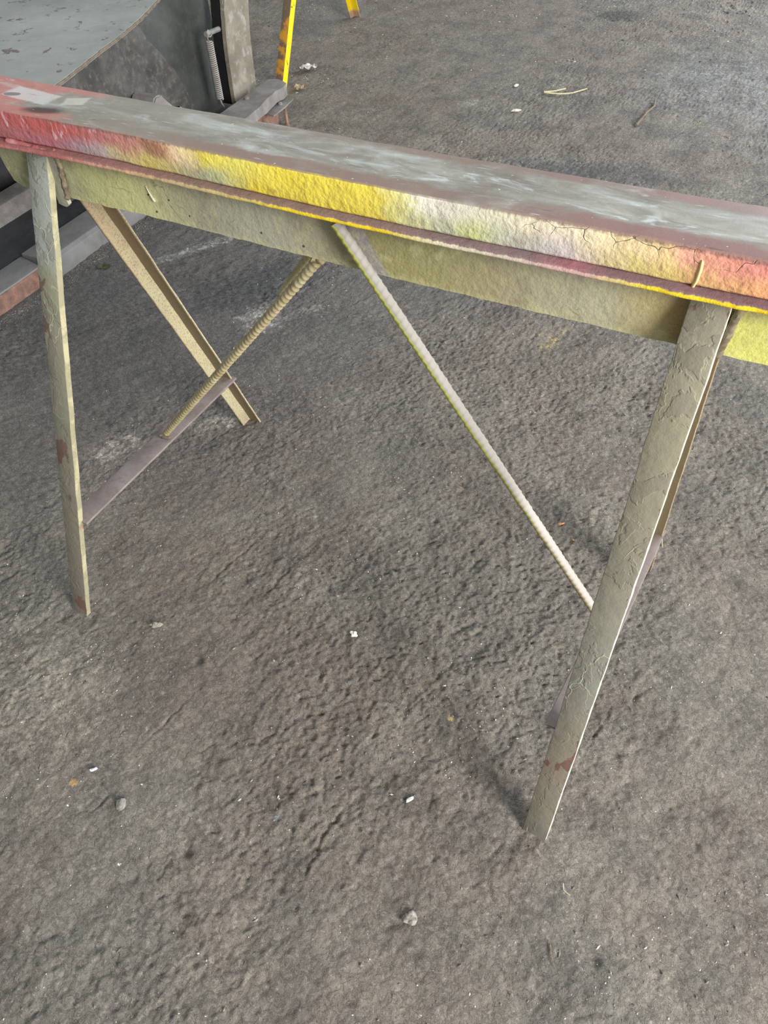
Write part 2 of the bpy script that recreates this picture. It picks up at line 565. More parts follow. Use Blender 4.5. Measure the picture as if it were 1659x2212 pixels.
def mat_face():
    k = NT('overspray_paint_bar', .62, .4)
    wx = k.math('ADD', k.math('MULTIPLY', k.math('SUBTRACT', k.noise(16, 5, .65), .5), .09), k.math('MULTIPLY', k.math('SUBTRACT', k.noise(240, 3, .7), .5), .06))
    f = k.math('DIVIDE', k.math('SUBTRACT', k.math('ADD', k.x, wx), X0), X1 - X0)
    up = k.ramp(f, [(fx(U(u)), c) for u, c in [
        (0, (176, 88, 86)), (120, (184, 82, 78)), (215, (176, 100, 98)), (290, (188, 124, 114)), (335, (176, 130, 104)),
        (372, (214, 168, 120)), (405, (226, 198, 160)), (440, (226, 206, 62)), (520, (228, 216, 90)), (600, (232, 208, 40)), (820, (228, 206, 52)),
        (872, (226, 220, 150)), (900, (230, 224, 208)), (990, (216, 210, 190)), (1100, (216, 208, 178)), (1220, (230, 214, 184)),
        (1340, (228, 208, 160)), (1440, (226, 188, 128)), (1475, (232, 168, 140)), (1520, (222, 150, 124)), (1659, (212, 122, 114))]])
    lo = k.ramp(f, [(fx(U(u)), c) for u, c in [
        (0, (168, 96, 100)), (110, (174, 106, 114)), (160, (166, 132, 140)), (215, (172, 160, 160)), (255, (196, 180, 130)), (320, (202, 184, 96)),
        (385, (186, 174, 118)), (425, (166, 166, 140)), (470, (186, 188, 130)), (540, (228, 206, 42)), (820, (224, 204, 66)),
        (870, (206, 206, 140)), (940, (190, 192, 166)), (1030, (196, 202, 130)), (1090, (188, 190, 168)), (1220, (196, 186, 184)),
        (1290, (206, 190, 160)), (1360, (210, 192, 118)), (1450, (208, 182, 104)), (1520, (216, 168, 108)), (1659, (228, 160, 104))]])
    zz = k.math('ADD', k.math('ADD', k.z, k.math('MULTIPLY', k.math('SUBTRACT', k.noise(26, 5, .65), .5), .040)), k.math('MULTIPLY', k.math('SUBTRACT', k.noise(240, 3, .7), .5), .020))
    col = k.mix(k.lerp(zz, .984, 1.008), lo, up)
    # dusty speckle and brown soot breaking the paint
    sp = k.lerp(k.noise(320, 3, .7), .55, .78, 0, .35)
    col = k.mix(sp, col, lin((150, 140, 110)))
    sm = k.math('MULTIPLY', k.lerp(k.noise(22, 5, .65), .58, .74, 0, .7), k.lerp(k.x, -.62, .6, 1, .35))
    col = k.mix(sm, col, lin((140, 108, 82)))
    dk = k.lerp(k.blob(-.305, 1.008, .030, .016, -.3, k.math('MULTIPLY', k.noise(60, 4, .7), .9), 'xz'), .7, 1.5, .8, 0)
    col = k.mix(dk, col, lin((146, 96, 76)))
    # runs of thick red paint (light ticks)
    tick = k.math('MULTIPLY', k.lerp(k.noise(55, 2, .5, .6, k.scaled(2.2, 1, .7)), .60, .68), k.lerp(k.x, -.44, -.32, 1, 0))
    col = k.mix(k.math('MULTIPLY', tick, .6), col, lin((226, 186, 190)))
    # cracked paint curls under the top arris on the right
    cr = k.lerp(k.voro(24, 'DISTANCE_TO_EDGE', 1, k.warp(k.scaled(1, 1, 1.3), 22, .035)), 0, .016, 1, 0)
    cr = k.math('MULTIPLY', cr, k.lerp(k.x, .20, .27, 0, 1))
    cr = k.math('MULTIPLY', cr, k.lerp(k.z, 1.0, 1.004, 0, 1))
    col = k.mix(k.math('MULTIPLY', cr, .75), col, lin((84, 58, 44)))
    # grime creeping over the top arris
    col = k.hsv(col, .5, .94, .95)
    ar = k.lerp(k.math('ADD', k.z, k.math('MULTIPLY', k.noise(70, 4, .7), .009)), 1.0185, 1.0225, 0, .75)
    col = k.mix(ar, col, lin((118, 92, 84)))
    hb = k.math('ADD', k.math('MULTIPLY', k.noise(120, 4, .6), 1.0), k.math('MULTIPLY', k.noise(30, 3, .5), 1.5))
    n = k.bump(hb, .55, .0030)
    n = k.bump(cr, .6, -.001, n)
    # the top: the same steel seen from above, dusty grey with worn paint
    side = col
    yy = k.math('ADD', k.y, k.math('MULTIPLY', k.math('SUBTRACT', k.noise(14, 4, .6), .5), .035))
    st = k.noise(9, 5, .65, .6, k.scaled(1, 3.5, 1, (0, 0, .12)))
    top = k.ramp(st, [(.32, (126, 120, 112)), (.46, (142, 139, 131)), (.58, (162, 162, 154)), (.72, (188, 194, 190))])
    edge = k.math('MAXIMUM', k.lerp(yy, -.036, -.024, 1, 0), k.math('MULTIPLY', k.lerp(yy, .028, .042, 0, 1), k.lerp(k.x, -.3, .15, .2, 1)))
    edge = k.math('MULTIPLY', edge, k.lerp(k.noise(12, 4, .6), .3, .5, .45, 1))
    edge = k.math('MULTIPLY', edge, k.lerp(k.x, -.45, -.2, .5, 1))
    top = k.mix(edge, top, k.mix(k.lerp(k.x, .1, .4), lin((138, 120, 110)), lin((142, 114, 110))))
    # greenish brown bare middle on the left half
    top = k.mix(k.math('MULTIPLY', k.lerp(k.x, -.35, -.2, .6, 0), k.lerp(k.x, -.6, -.5, 0, 1)), top, lin((142, 137, 126)))
    wob = k.math('MULTIPLY', k.math('SUBTRACT', k.noise(60, 4, .7), .5), .5)
    redm = k.lerp(k.math('ADD', k.math('ADD', k.x, k.math('MULTIPLY', k.y, -.8)), k.math('MULTIPLY', wob, .3)), -.585, -.555, 1, 0)
    redb = k.math('MAXIMUM', redm, k.math('MULTIPLY', k.lerp(k.math('ADD', k.x, k.math('MULTIPLY', wob, .2)), -.52, -.44, 1, 0),
                                        k.math('MAXIMUM', k.lerp(k.y, -.038, -.026, 1, 0), k.lerp(k.y, .030, .040, 0, 1))))
    top = k.mix(k.math('MULTIPLY', redb, .9), top, k.mix(k.noise(40, 4, .6), lin((178, 108, 100)), lin((194, 138, 128))))
    wp = k.lerp(k.boxblob(-.592, .006, .052, .019, -.10, k.math('MULTIPLY', wob, .8)), .85, 1.08, .72, 0)
    top = k.mix(wp, top, lin((206, 208, 206)))
    wp = k.lerp(k.boxblob(-.505, .010, .020, .015, .35, wob), .75, 1.1, .75, 0)
    top = k.mix(wp, top, lin((200, 198, 186)))
    wp = k.lerp(k.blob(-.627, .0, .016, .007, .2, k.math('MULTIPLY', wob, .3)), .9, 1.0, .95, 0)
    top = k.mix(wp, top, lin((126, 122, 116)))
    bk = k.lerp(k.blob(-.528, -.034, .036, .011, .12, wob), .5, 1.4, .85, 0)
    top = k.mix(bk, top, lin((58, 50, 48)))
    bw = k.lerp(k.noise(13, 5, .65, .6, k.scaled(1, 3.5, 1, (0, 0, .1), (3, 1, 0))), .55, .70, 0, .8)
    bw = k.math('MULTIPLY', bw, k.lerp(k.x, -.2, .25, .35, 1))
    top = k.mix(k.math('MULTIPLY', bw, k.math('SUBTRACT', 1, edge)), top, lin((206, 216, 216)))
    scr = k.lerp(k.noise(26, 2, .5, .2, k.scaled(1, 12, 1, (0, 0, .55))), .68, .74, 0, .6)
    top = k.mix(scr, top, lin((205, 205, 198)))
    wsp = k.lerp(k.noise(150, 2, .5, 0, k.scaled(1, 1, 1, (0, 0, 0), (9, 2, 0))), .74, .77, 0, .8)
    top = k.mix(wsp, top, lin((220, 220, 214)))
    dsc = k.lerp(k.noise(18, 3, .5, .3, k.scaled(1, 9, 1, (0, 0, .6), (5, 5, 0))), .68, .74, 0, .5)
    top = k.mix(dsc, top, lin((84, 80, 76)))
    geo = k.t.nodes.new('ShaderNodeNewGeometry')
    sg = k.t.nodes.new('ShaderNodeSeparateXYZ')
    k.t.links.new(geo.outputs['True Normal'], sg.inputs[0])
    up_m = k.lerp(sg.outputs[2], .55, .8)
    col = k.mix(up_m, side, top)
    nt = k.bump(k.noise(80, 5, .7), .25, .0012)
    mixn = k.t.nodes.new('ShaderNodeMix')
    mixn.data_type = 'VECTOR'
    k.put(mixn.inputs[0], up_m)
    k.put(mixn.inputs[4], n)
    k.put(mixn.inputs[5], nt)
    return k.out(col, mixn.outputs[1], k.lerp(up_m, 0, 1, .66, .55))


def mat_flange():
    k = NT('overspray_paint_ledge', .7, .35)
    wx = k.math('MULTIPLY', k.math('SUBTRACT', k.noise(30, 4, .6), .5), .05)
    f = k.math('DIVIDE', k.math('SUBTRACT', k.math('ADD', k.x, wx), X0), X1 - X0)
    edge = k.ramp(f, [(fx(U(u)), c) for u, c in [
        (0, (186, 120, 112)), (120, (170, 98, 94)), (200, (196, 150, 132)), (300, (196, 164, 124)), (420, (186, 170, 124)), (540, (206, 184, 104)),
        (620, (232, 204, 46)), (840, (232, 200, 40)), (880, (220, 204, 120)), (960, (214, 206, 176)), (1100, (206, 192, 176)),
        (1200, (206, 170, 164)), (1280, (204, 168, 158)), (1340, (206, 186, 120)), (1420, (232, 204, 50)), (1659, (240, 206, 40))]])
    top = k.ramp(f, [(fx(U(u)), c) for u, c in [
        (0, (150, 92, 92)), (160, (144, 96, 92)), (250, (142, 104, 100)), (420, (128, 104, 94)), (1150, (126, 104, 106)), (1240, (150, 98, 104)), (1300, (122, 94, 98)), (1659, (118, 92, 94))]])
    top = k.mix(k.lerp(k.noise(60, 4, .6), .5, .8, 0, .5), top, lin((98, 80, 80)))
    fc = k.t.nodes.new('ShaderNodeFloatCurve')
    cv = fc.mapping.curves[0]
    fc.mapping.use_clip = False
    pts_ = [(fx(a), b * 100) for a, b in zip(BX, BZ)]
    cv.points[0].location = (0, pts_[0][1])
    cv.points[1].location = (1, pts_[-1][1])
    for p_ in pts_[1:-1]:
        cv.points.new(*p_)
    fc.mapping.update()
    k.put(fc.inputs['Value'], k.math('DIVIDE', k.math('SUBTRACT', k.x, X0), X1 - X0))
    zb = k.math('SUBTRACT', k.z, k.math('MULTIPLY', fc.outputs[0], .01))
    zz = k.math('ADD', zb, k.math('MULTIPLY', k.math('SUBTRACT', k.noise(90, 4, .7), .5), .007))
    col = k.mix(k.lerp(zz, .9690, .9712, 0, 1), edge, top)
    col = k.mix(k.lerp(k.noise(40, 5, .7), .62, .74, 0, .8), col, lin((112, 72, 60)))
    return k.out(col, k.bump(k.noise(90, 4, .65), .5, .003))


def mat_web():
    k = NT('olive_overspray_web', .75, .3)
    wx = k.math('MULTIPLY', k.math('SUBTRACT', k.noise(14, 4, .6), .5), .06)
    f = k.math('DIVIDE', k.math('SUBTRACT', k.math('ADD', k.x, wx), X0), X1 - X0)
    col = k.ramp(f, [(fx(x), c) for x, c in [
        (-.70, (132, 138, 96)), (-.62, (142, 144, 98)), (-.56, (136, 122, 50)), (-.53, (146, 150, 108)), (-.49, (162, 170, 104)), (-.40, (186, 190, 112)), (-.34, (176, 178, 118)),
        (-.27, (150, 150, 118)), (-.17, (158, 160, 134)), (-.07, (160, 156, 122)), (-.03, (136, 130, 92)), (0, (134, 128, 84)), (.03, (144, 142, 74)), (.12, (152, 150, 86)),
        (.20, (156, 150, 104)), (.27, (166, 162, 126)), (.34, (172, 170, 130)), (.39, (176, 166, 96)), (.42, (148, 128, 50)), (.46, (150, 140, 60)), (.475, (196, 204, 70)), (.55, (206, 212, 60))]])  # darker stops just left of the right leg paint in its shadow
    # greyer along the top: soft shade under the flange put into the colour
    zt = k.math('ADD', k.z, k.math('MULTIPLY', k.math('SUBTRACT', k.noise(30, 4, .6), .5), .03))
    col = k.mix(k.lerp(zt, .935, .962, 0, .5), col, lin((138, 134, 122)))
    col = k.mix(k.lerp(zt, .895, .885, 0, .45), col, lin((186, 186, 118)))
    # bare grey strip the spray could not reach behind the diagonal bar
    sx = k.math('ADD', k.x, k.math('MULTIPLY', k.math('SUBTRACT', k.z, .93), .60))
    strip = k.math('MULTIPLY', k.lerp(sx, -.016, -.010, 0, 1), k.lerp(sx, .012, .022, 1, 0))
    col = k.mix(strip, col, lin((140, 136, 130)))
    col = k.mix(k.lerp(k.noise(25, 5, .65), .52, .72, 0, .45), col, lin((120, 112, 86)))
    col = k.mix(k.lerp(k.noise(300, 3, .7), .5, .75, 0, .35), col, lin((96, 92, 60)))
    col = k.mix(k.lerp(k.noise(38, 5, .7, .3), .52, .66, 0, .4), col, lin((190, 188, 120)))
    for hx, hz_, hr in ((-.3595, .9235, .0028), (-.321, .9225, .0026), (-.288, .9045, .0022), (-.352, .8985, .003), (-.16, .905, .0026), (-.09, .900, .003)):
        col = k.mix(k.lerp(k.blob(hx, hz_, hr, hr * .8, .5, k.math('MULTIPLY', k.noise(300, 2), .6), 'xz'), .9, 1.3, .9, 0), col, lin((60, 50, 42)))
    cr = k.lerp(k.voro(13, 'DISTANCE_TO_EDGE', 1, k.warp(k.co, 20, .05)), 0, .009, 1, 0)
    cr = k.math('MULTIPLY', cr, k.lerp(k.noise(9, 3), .52, .58, 0, 1))
    col = k.mix(k.math('MULTIPLY', cr, .55), col, lin((86, 80, 60)))
    hs = k.t.nodes.new('ShaderNodeHueSaturation')
    hs.inputs['Saturation'].default_value = .80
    hs.inputs['Hue'].default_value = .483
    hs.inputs['Value'].default_value = .98
    k.put(hs.inputs['Color'], col)
    col = hs.outputs[0]
    h = k.math('ADD', k.noise(110, 4, .6), k.math('MULTIPLY', k.noise(28, 3, .5), 1.2))
    return k.out(col, k.bump(h, .5, .0026))


def mat_leg(name, ramp_z, edge, rust=.5, seed=0.0, edge_ax=None):
    """painted angle iron: colour changes over its length, paint chipped"""
    k = NT(name, .7, .35)
    wz = k.math('MULTIPLY', k.math('SUBTRACT', k.noise(10 + seed, 4, .6), .5), .10)
    f = k.math('ADD', k.z, wz)
    col = k.ramp(f, ramp_z)
    # paint flakes in plates with raised light rims, older coat and rust beneath
    cell = k.voro(16, 'DISTANCE_TO_EDGE', 1, k.warp(k.scaled(1.2, 1.2, .8, (0, 0, 0), (seed, seed, seed)), 24, .06))
    rim = k.lerp(cell, 0, .03, 1, 0)
    act = k.lerp(k.noise(8, 3, .6, .0, k.scaled(1, 1, 1, (0, 0, 0), (seed * 3, 2, 1))), .50, .58)
    col = k.mix(k.math('MULTIPLY', k.math('MULTIPLY', rim, act), .6), col, lin((196, 196, 166)))
    fl = k.lerp(k.noise(20, 4, .6, .5, k.scaled(1, 1, .8, (0, 0, 0), (seed, 5, 2))), .52, .55)
    col = k.mix(k.math('MULTIPLY', fl, .45), col, lin((122, 116, 100)))
    rs = k.lerp(k.noise(17, 5, .6, .3, k.scaled(1, 1, .6, (0, 0, 0), (2, seed, 7))), .60, .63)
    rs = k.math('MULTIPLY', rs, rust)
    col = k.mix(rs, col, lin((104, 74, 58)))
    col = k.mix(k.lerp(k.noise(240, 3, .7), .55, .78, 0, .35), col, lin((96, 90, 66)))
    if edge is not None:
        geo = k.t.nodes.new('ShaderNodeNewGeometry')
        sg = k.t.nodes.new('ShaderNodeSeparateXYZ')
        k.t.links.new(geo.outputs['True Normal'], sg.inputs[0])
        m = k.lerp(sg.outputs[0], .25, .7)
        e = k.mix(k.lerp(k.noise(25, 4, .6), .45, .6), lin(edge[0]), lin(edge[1]))
        if len(edge) > 2:
            e = k.mix(k.lerp(k.noise(14, 4, .7, 0, k.scaled(1, 1, .5, (0, 0, 0), (1, 4, 9))), .58, .66, 0, .85), e, lin(edge[2]))
        col = k.mix(m, col, e)
    col = k.hsv(col, .484, .86, .90)
    h = k.math('ADD', k.math('MULTIPLY', k.noise(55, 4, .6), 1.0), k.math('MULTIPLY', k.math('MULTIPLY', rim, act), .35))
    h = k.math('ADD', h, k.math('MULTIPLY', fl, .35))
    return k.out(col, k.bump(h, .55, .0028))


def mat_simple(name, stops, scale=20, bump=.4, dist=.001, rough=.75, speck=None, spec=.35, metal=None, bs=90, rust=None):
    k = NT(name, rough, spec)
    col = k.ramp(k.noise(scale, 5, .62, .3), stops)
    if speck:
        col = k.mix(k.lerp(k.noise(speck[1], 3, .7), .50, .68, 0, speck[2]), col, lin(speck[0]))
    if rust:
        col = k.mix(k.lerp(k.noise(rust[1], 4, .65, .3), rust[2], rust[2] + .05, 0, .9), col, lin(rust[0]))
    return k.out(col, k.bump(k.noise(bs, 5, .65), bump, dist), metal=metal)


# ------------------------------------------------------------------ the trestle
ROOT = empty('sawhorse', (-.04, 0, 0), 'long steel sawhorse streaked with red, yellow and cream overspray paint in the foreground', 'sawhorse')

bm = bmesh.new()
prism(bm, (-.74, -.055, .9725), (.66, -.055, .9725), (0, 1, 0), (0, 0, 1), rrect(.110, .0445, .0045), n=280, jit=.0006, js=30)
bow(bm)
from_bm('top_bar', bm, mat_face(), ROOT)

bm = bmesh.new()
prism(bm, (-.74, -.0678, .9640), (.66, -.0678, .9640), (0, 1, 0), (0, 0, 1), rrect(.1356, .0084, .0028), n=280, jit=.0009, js=40)
bow(bm)
from_bm('flange', bm, mat_flange(), ROOT)

# web plate with the torch-cut left end
bm = bmesh.new()
outl = [(-.690, .963), (-.668, .940), (-.663, .915), (-.656, .893), (-.640, .886), (-.615, .8835)]
xx = -.58
while xx < .60:
    outl.append((xx, .8845 + nz((xx, 3, 1), 30, .0022) + nz((xx, 8, 1), 90, .0012)))
    xx += .008
outl += [(.62, .885), (.62, .963)]
plate(bm, [(x, -.037, z) for x, z in outl], (0, 1, 0), .006)
bow(bm)
web = from_bm('web_plate', bm, mat_web(), ROOT, 30)

WELD = mat_simple('sooty_weld', [(.3, (70, 60, 52)), (.5, (104, 92, 78)), (.7, (140, 134, 104))], 60, .6, .002)
GREYP = mat_simple('dusty_grey_paint', [(.3, (118, 116, 104)), (.5, (136, 134, 120)), (.7, (150, 148, 128))], 30, .5, .0015)
bm = bmesh.new()
plate(bm, [(x, -.0445, z) for x, z in [(-.556, .9615), (-.527, .9615), (-.530, .930), (-.538, .905), (-.535, .878), (-.541, .873), (-.549, .8735), (-.557, .876)]],
      (0, 1, 0), .0072)
from_bm('gusset_plate', bm, GREYP, ROOT)
bm = bmesh.new()
bead(bm, [(-.529, -.041, .958), (-.526, -.041, .94), (-.532, -.041, .905), (-.536, -.041, .884)], .0042, 1)
from_bm('weld_bead', bm, WELD, ROOT, 60)
bm = bmesh.new()
bead(bm, [(.4775, -.041, .957), (.4745, -.042, .935), (.4705, -.043, .905), (.4695, -.042, .888)], .0052, 4)
from_bm('weld_bead', bm, WELD, ROOT, 60)
# weld seam down the face and lumps of the stub welded along the ledge
SEAM = mat_simple('cream_seam_paint', [(.3, (214, 176, 116)), (.6, (226, 196, 140))], 40, .4, .001)
bm = bmesh.new()
bead(bm, [(.4265, -.0548, 1.008), (.4275, -.055, .995), (.4265, -.055, .983), (.4235, -.0552, .974)], .0018, 8)
from_bm('weld_bead', bm, SEAM, ROOT, 60)
REDP = mat_simple('thick_red_paint', [(.3, (142, 78, 78)), (.5, (168, 96, 96)), (.7, (204, 158, 156))], 45, .6, .002)
bm = bmesh.new()
tube(bm, [(-.600 + .062 * i / 14, -.0590, .9745 - .0002 * i) for i in range(15)], .0045, 12, lambda t, th: .0045 + nz((t * 9, th, 2), 1, .0008))
from_bm('welded_rod', bm, REDP, ROOT, 60)
bm = bmesh.new()
bead(bm, [(-.548, -.0590, .972), (-.530, -.0600, .970), (-.512, -.060, .970), (-.498, -.058, .972)], .0052, 12)
from_bm('weld_bead', bm, REDP, ROOT, 60)

DRIP = mat_simple('dried_paint_drip', [(.3, (150, 150, 124)), (.6, (184, 182, 160))], 60, .4, .001)
bm = bmesh.new()
tube(bm, [(-.3590, -.0375, .937), (-.3560, -.038, .930), (-.3520, -.0385, .922), (-.3490, -.0385, .9175), (-.3480, -.0380, .9155)], .003, 10,
     lambda t, th: .0008 + .0020 * t ** 1.2 * (1 if t < 1 else .4))
from_bm('paint_drip', bm, DRIP, ROOT, 60)

# legs: steel angle, each its own part
LW, LT = .0435, .005
ux, vy = (1, 0, 0), (0, 1, 0)
m_fl = mat_leg('grey_olive_leg_paint', [(0, (112, 108, 90)), (.12, (122, 114, 98)), (.30, (124, 120, 98)), (.48, (126, 126, 104)), (.66, (138, 138, 114)),
                                      (.76, (140, 142, 114)), (.80, (152, 158, 150)), (.92, (150, 156, 146)), (1, (136, 142, 128))],
               ((150, 148, 112), (176, 172, 128), (154, 104, 88)), .8, 2.0)
bm = bmesh.new()
prism(bm, (-.645, -.322, -.003), (-.5415, -.043, .962), ux, vy, angle_prof(-1, .0445, 1, .013, LT), n=150, jit=.0009, js=24)
leg = from_bm('leg', bm, m_fl, ROOT)
leg['label'] = 'grey and olive painted front leg with yellow edge'
m_fr = mat_leg('olive_leg_paint', [(0, (104, 104, 90)), (.05, (122, 118, 98)), (.16, (128, 118, 98)), (.28, (124, 120, 100)), (.38, (128, 130, 116)), (.52, (132, 130, 112)),
                                  (.70, (138, 134, 108)), (.85, (146, 142, 114)), (1, (136, 134, 114))],
               ((206, 206, 176), (184, 188, 172)), .9, 5.0)
bm = bmesh.new()
prism(bm, (.463, -.318, -.003), (.469, -.043, .962), ux, vy, angle_prof(-1, .0445, 1, .024, LT), n=150, jit=.0010, js=24)
leg = from_bm('leg', bm, m_fr, ROOT)
leg['label'] = 'olive painted front leg with flaking pale edge'
m_bl = mat_simple('speckled_cream_overspray', [(.3, (176, 156, 118)), (.5, (190, 176, 124)), (.7, (186, 184, 132))], 14, .3, .0008, .75, ((120, 98, 78), 420, .7))
k = NT('speckled_cream_overspray_leg', .75, .3)
col = k.ramp(k.noise(9, 5, .62, .3), [(.3, (176, 162, 136)), (.5, (192, 182, 148)), (.7, (190, 188, 154))])
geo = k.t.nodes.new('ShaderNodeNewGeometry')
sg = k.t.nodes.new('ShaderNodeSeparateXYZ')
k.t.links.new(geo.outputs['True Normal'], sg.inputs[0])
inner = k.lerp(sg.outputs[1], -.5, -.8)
col = k.mix(k.math('MULTIPLY', inner, .92), col, lin((108, 94, 70)))  # inner flange browner, with part of its shading put into the colour
edg = k.math('MULTIPLY', k.lerp(sg.outputs[0], .5, .8), k.lerp(k.x, -.662, -.655))
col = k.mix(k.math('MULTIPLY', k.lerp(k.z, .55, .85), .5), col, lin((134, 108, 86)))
col = k.mix(k.lerp(k.noise(260, 3, .75), .50, .62, 0, .55), col, lin((112, 92, 74)))
m_bl = k.out(col, k.bump(k.noise(140, 4, .65), .4, .0010))
bm = bmesh.new()
prism(bm, (-.690, .405, -.003), (-.583, .012, .962), ux, (0, -1, 0), angle_prof(1, .040, 1, .036, LT), n=120, jit=.0007, js=24)
from_bm('leg', bm, m_bl, ROOT)
bm = bmesh.new()
prism(bm, (.425, .363, -.003), (.4285, .012, .962), ux, (0, -1, 0), angle_prof(1, .0415, 1, .036, LT), n=120, jit=.0007, js=24)
from_bm('leg', bm, m_bl, ROOT)

# cross braces of flat bar
m_mauve = mat_simple('mauve_dusted_flat_bar', [(.3, (112, 102, 100)), (.5, (126, 114, 112)), (.7, (136, 128, 128))], 16, .3, .0006, .6, ((98, 84, 80), 60, .4))
for A, B in (((-.625, -.238, .258), (-.637, .312, .2365)), ((.428, -.234, .2575), (.448, .300, .2110))):
    bm = bmesh.new()
    prism(bm, A, B, ux, (0, 0, 1), rrect(.048, .0055, .0015, -.0255, -.0028), n=60, jit=.0005, js=30)
    from_bm('cross_brace', bm, m_mauve, ROOT)

# diagonal braces of ribbed bar
m_rb = mat_simple('olive_dusted_rebar', [(.3, (146, 132, 100)), (.5, (164, 152, 116)), (.7, (178, 168, 136))], 25, .5, .0012, .7, ((108, 88, 72), 160, .5))
bm = bmesh.new()
rebar(bm, (-.620, .051, .2685), (-.062, -.0215, .893), .0072)
o = from_bm('diagonal_brace', bm, m_rb, ROOT, 60)
k = NT('half_sprayed_rebar', .7, .35)
geo = k.t.nodes.new('ShaderNodeNewGeometry')
sg = k.t.nodes.new('ShaderNodeSeparateXYZ')
k.t.links.new(geo.outputs['Normal'], sg.inputs[0])
yl = k.mix(k.lerp(k.z, .35, .7), lin((140, 128, 92)), lin((166, 166, 84)))
gr = k.mix(k.lerp(k.z, .5, .85), lin((160, 154, 148)), lin((136, 131, 126)))
# the coat was blown on from the left: boundary follows the bar
side = k.math('ADD', k.math('MULTIPLY', sg.outputs[0], -.85), k.math('MULTIPLY', sg.outputs[1], -.25))
side = k.math('ADD', side, k.math('MULTIPLY', sg.outputs[2], -.45))
col = k.mix(k.lerp(k.math('ADD', side, k.math('MULTIPLY', k.noise(120, 3, .6), .3)), -.02, .30), gr, yl)
col = k.mix(k.lerp(k.noise(200, 3, .7), .6, .75, 0, .4), col, lin((110, 100, 80)))
m_rb2 = k.out(col, k.bump(k.noise(120, 4, .6), .4, .001))
bm = bmesh.new()
rebar(bm, (.414, .012, .2520), (-.026, -.0475, .954), .0078, rib=.0013)
o = from_bm('diagonal_brace', bm, m_rb2, ROOT, 60)
o['label'] = 'ribbed bar sprayed yellow on one side and grey on the other'
bm = bmesh.new()
tube(bm, [Vector((-.185, .018, .768)).lerp(Vector((-.092, .002, .885)), i / 10) for i in range(11)], .0072, 14)
from_bm('stub_rod', bm, m_rb, ROOT, 60)
bm = bmesh.new()
bead(bm, [(-.085, -.028, .884), (-.075, -.026, .878), (-.062, -.028, .883)], .0075, 20)
from_bm('weld_bead', bm, m_rb, ROOT, 60)
bm = bmesh.new()
bead(bm, [(-.640, .045, .2565), (-.626, .046, .2565), (-.610, .050, .2565)], .0050, 21)
from_bm('weld_bead', bm, WELD, ROOT, 60)
bm = bmesh.new()
bead(bm, [(.458, .287, .215), (.462, .293, .214), (.464, .300, .212)], .0055, 22)
from_bm('weld_bead', bm, m_mauve, ROOT, 60)

# ------------------------------------------------------------------ the machine behind
MACH = empty('metal_forming_machine', (-2.0, 1.2, 0), 'large grey workshop machine with a bare steel table and low rail base', 'machine')
m_deck = mat_simple('worn_steel_table', [(.30, (136, 141, 136)), (.5, (150, 154, 148)), (.7, (164, 167, 161))], 3.5, .25, .0006, .5, ((172, 176, 172), 18, .25), .5,
                    bs=30, rust=((98, 82, 78), 19, .615))
m_brown = mat_simple('flame_cut_edge', [(.3, (88, 76, 66)), (.6, (118, 104, 88))], 40, .6, .002)
m_dark = mat_simple('dark_green_grey_casting', [(.30, (50, 53, 51)), (.5, (62, 66, 64)), (.7, (78, 81, 79))], 5, .4, .002, .75, ((92, 88, 80), 26, .3))
m_dark2 = mat_simple('sooty_lap_plate', [(.30, (54, 53, 52)), (.5, (72, 70, 68)), (.7, (94, 92, 90))], 11, .5, .003, .75, ((120, 112, 104), 40, .4))
m_rim = mat_simple('dusty_frame_upright', [(.30, (104, 96, 84)), (.5, (122, 115, 102)), (.7, (146, 140, 128))], 9, .5, .003, .8, ((176, 174, 170), 24, .4))
m_rail = mat_simple('grey_base_rail', [(.30, (98, 98, 98)), (.5, (112, 112, 112)), (.7, (124, 122, 120))], 9, .35, .001, .55, ((120, 106, 98), 30, .35))
m_rust = mat_simple('rusty_rail_face', [(.30, (96, 76, 68)), (.5, (128, 98, 86)), (.65, (150, 116, 100)), (.8, (172, 118, 80))], 22, .6, .003, .8)
m_pale = mat_simple('dusty_mauve_steel', [(.30, (106, 103, 101)), (.5, (122, 119, 117)), (.7, (144, 140, 138))], 14, .4, .0015, .65, ((130, 106, 98), 30, .4))
m_black = mat_simple('oily_black_steel', [(.30, (50, 51, 55)), (.6, (68, 69, 73))], 8, .3, .001, .6)

# table plate with convex flame-cut edge
eg = [(-1.560, .52), (-1.590, .68), (-1.618, .82), (-1.641, .936), (-1.676, 1.067), (-1.712, 1.194), (-1.748, 1.336), (-1.794, 1.487), (-1.842, 1.610), (-1.893, 1.730), (-1.96, 1.85)]
fine = []
for (a, b), (c, d) in zip(eg, eg[1:]):
    for i in range(8):
        t = i / 8
        x, y = a + (c - a) * t, b + (d - b) * t
        fine.append((x + nz((x, y, 0), 40, .0025), y))
fine.append(eg[-1])
bm = bmesh.new()
plate(bm, [(x, y, .588) for x, y in fine] + [(-3.0, 1.85, .588), (-3.0, .52, .588)], (0, 0, 1), .012)
from_bm('table_plate', bm, m_deck, MACH)
bm = bmesh.new()
P = [Vector((x + .0005, y, .5945)) for x, y in fine]
tube(bm, P, .0046, 8, lambda t, th: .0046 + nz((t * 60, th, 1), 1, .0010))
from_bm('cut_edge', bm, m_brown, MACH, 60)

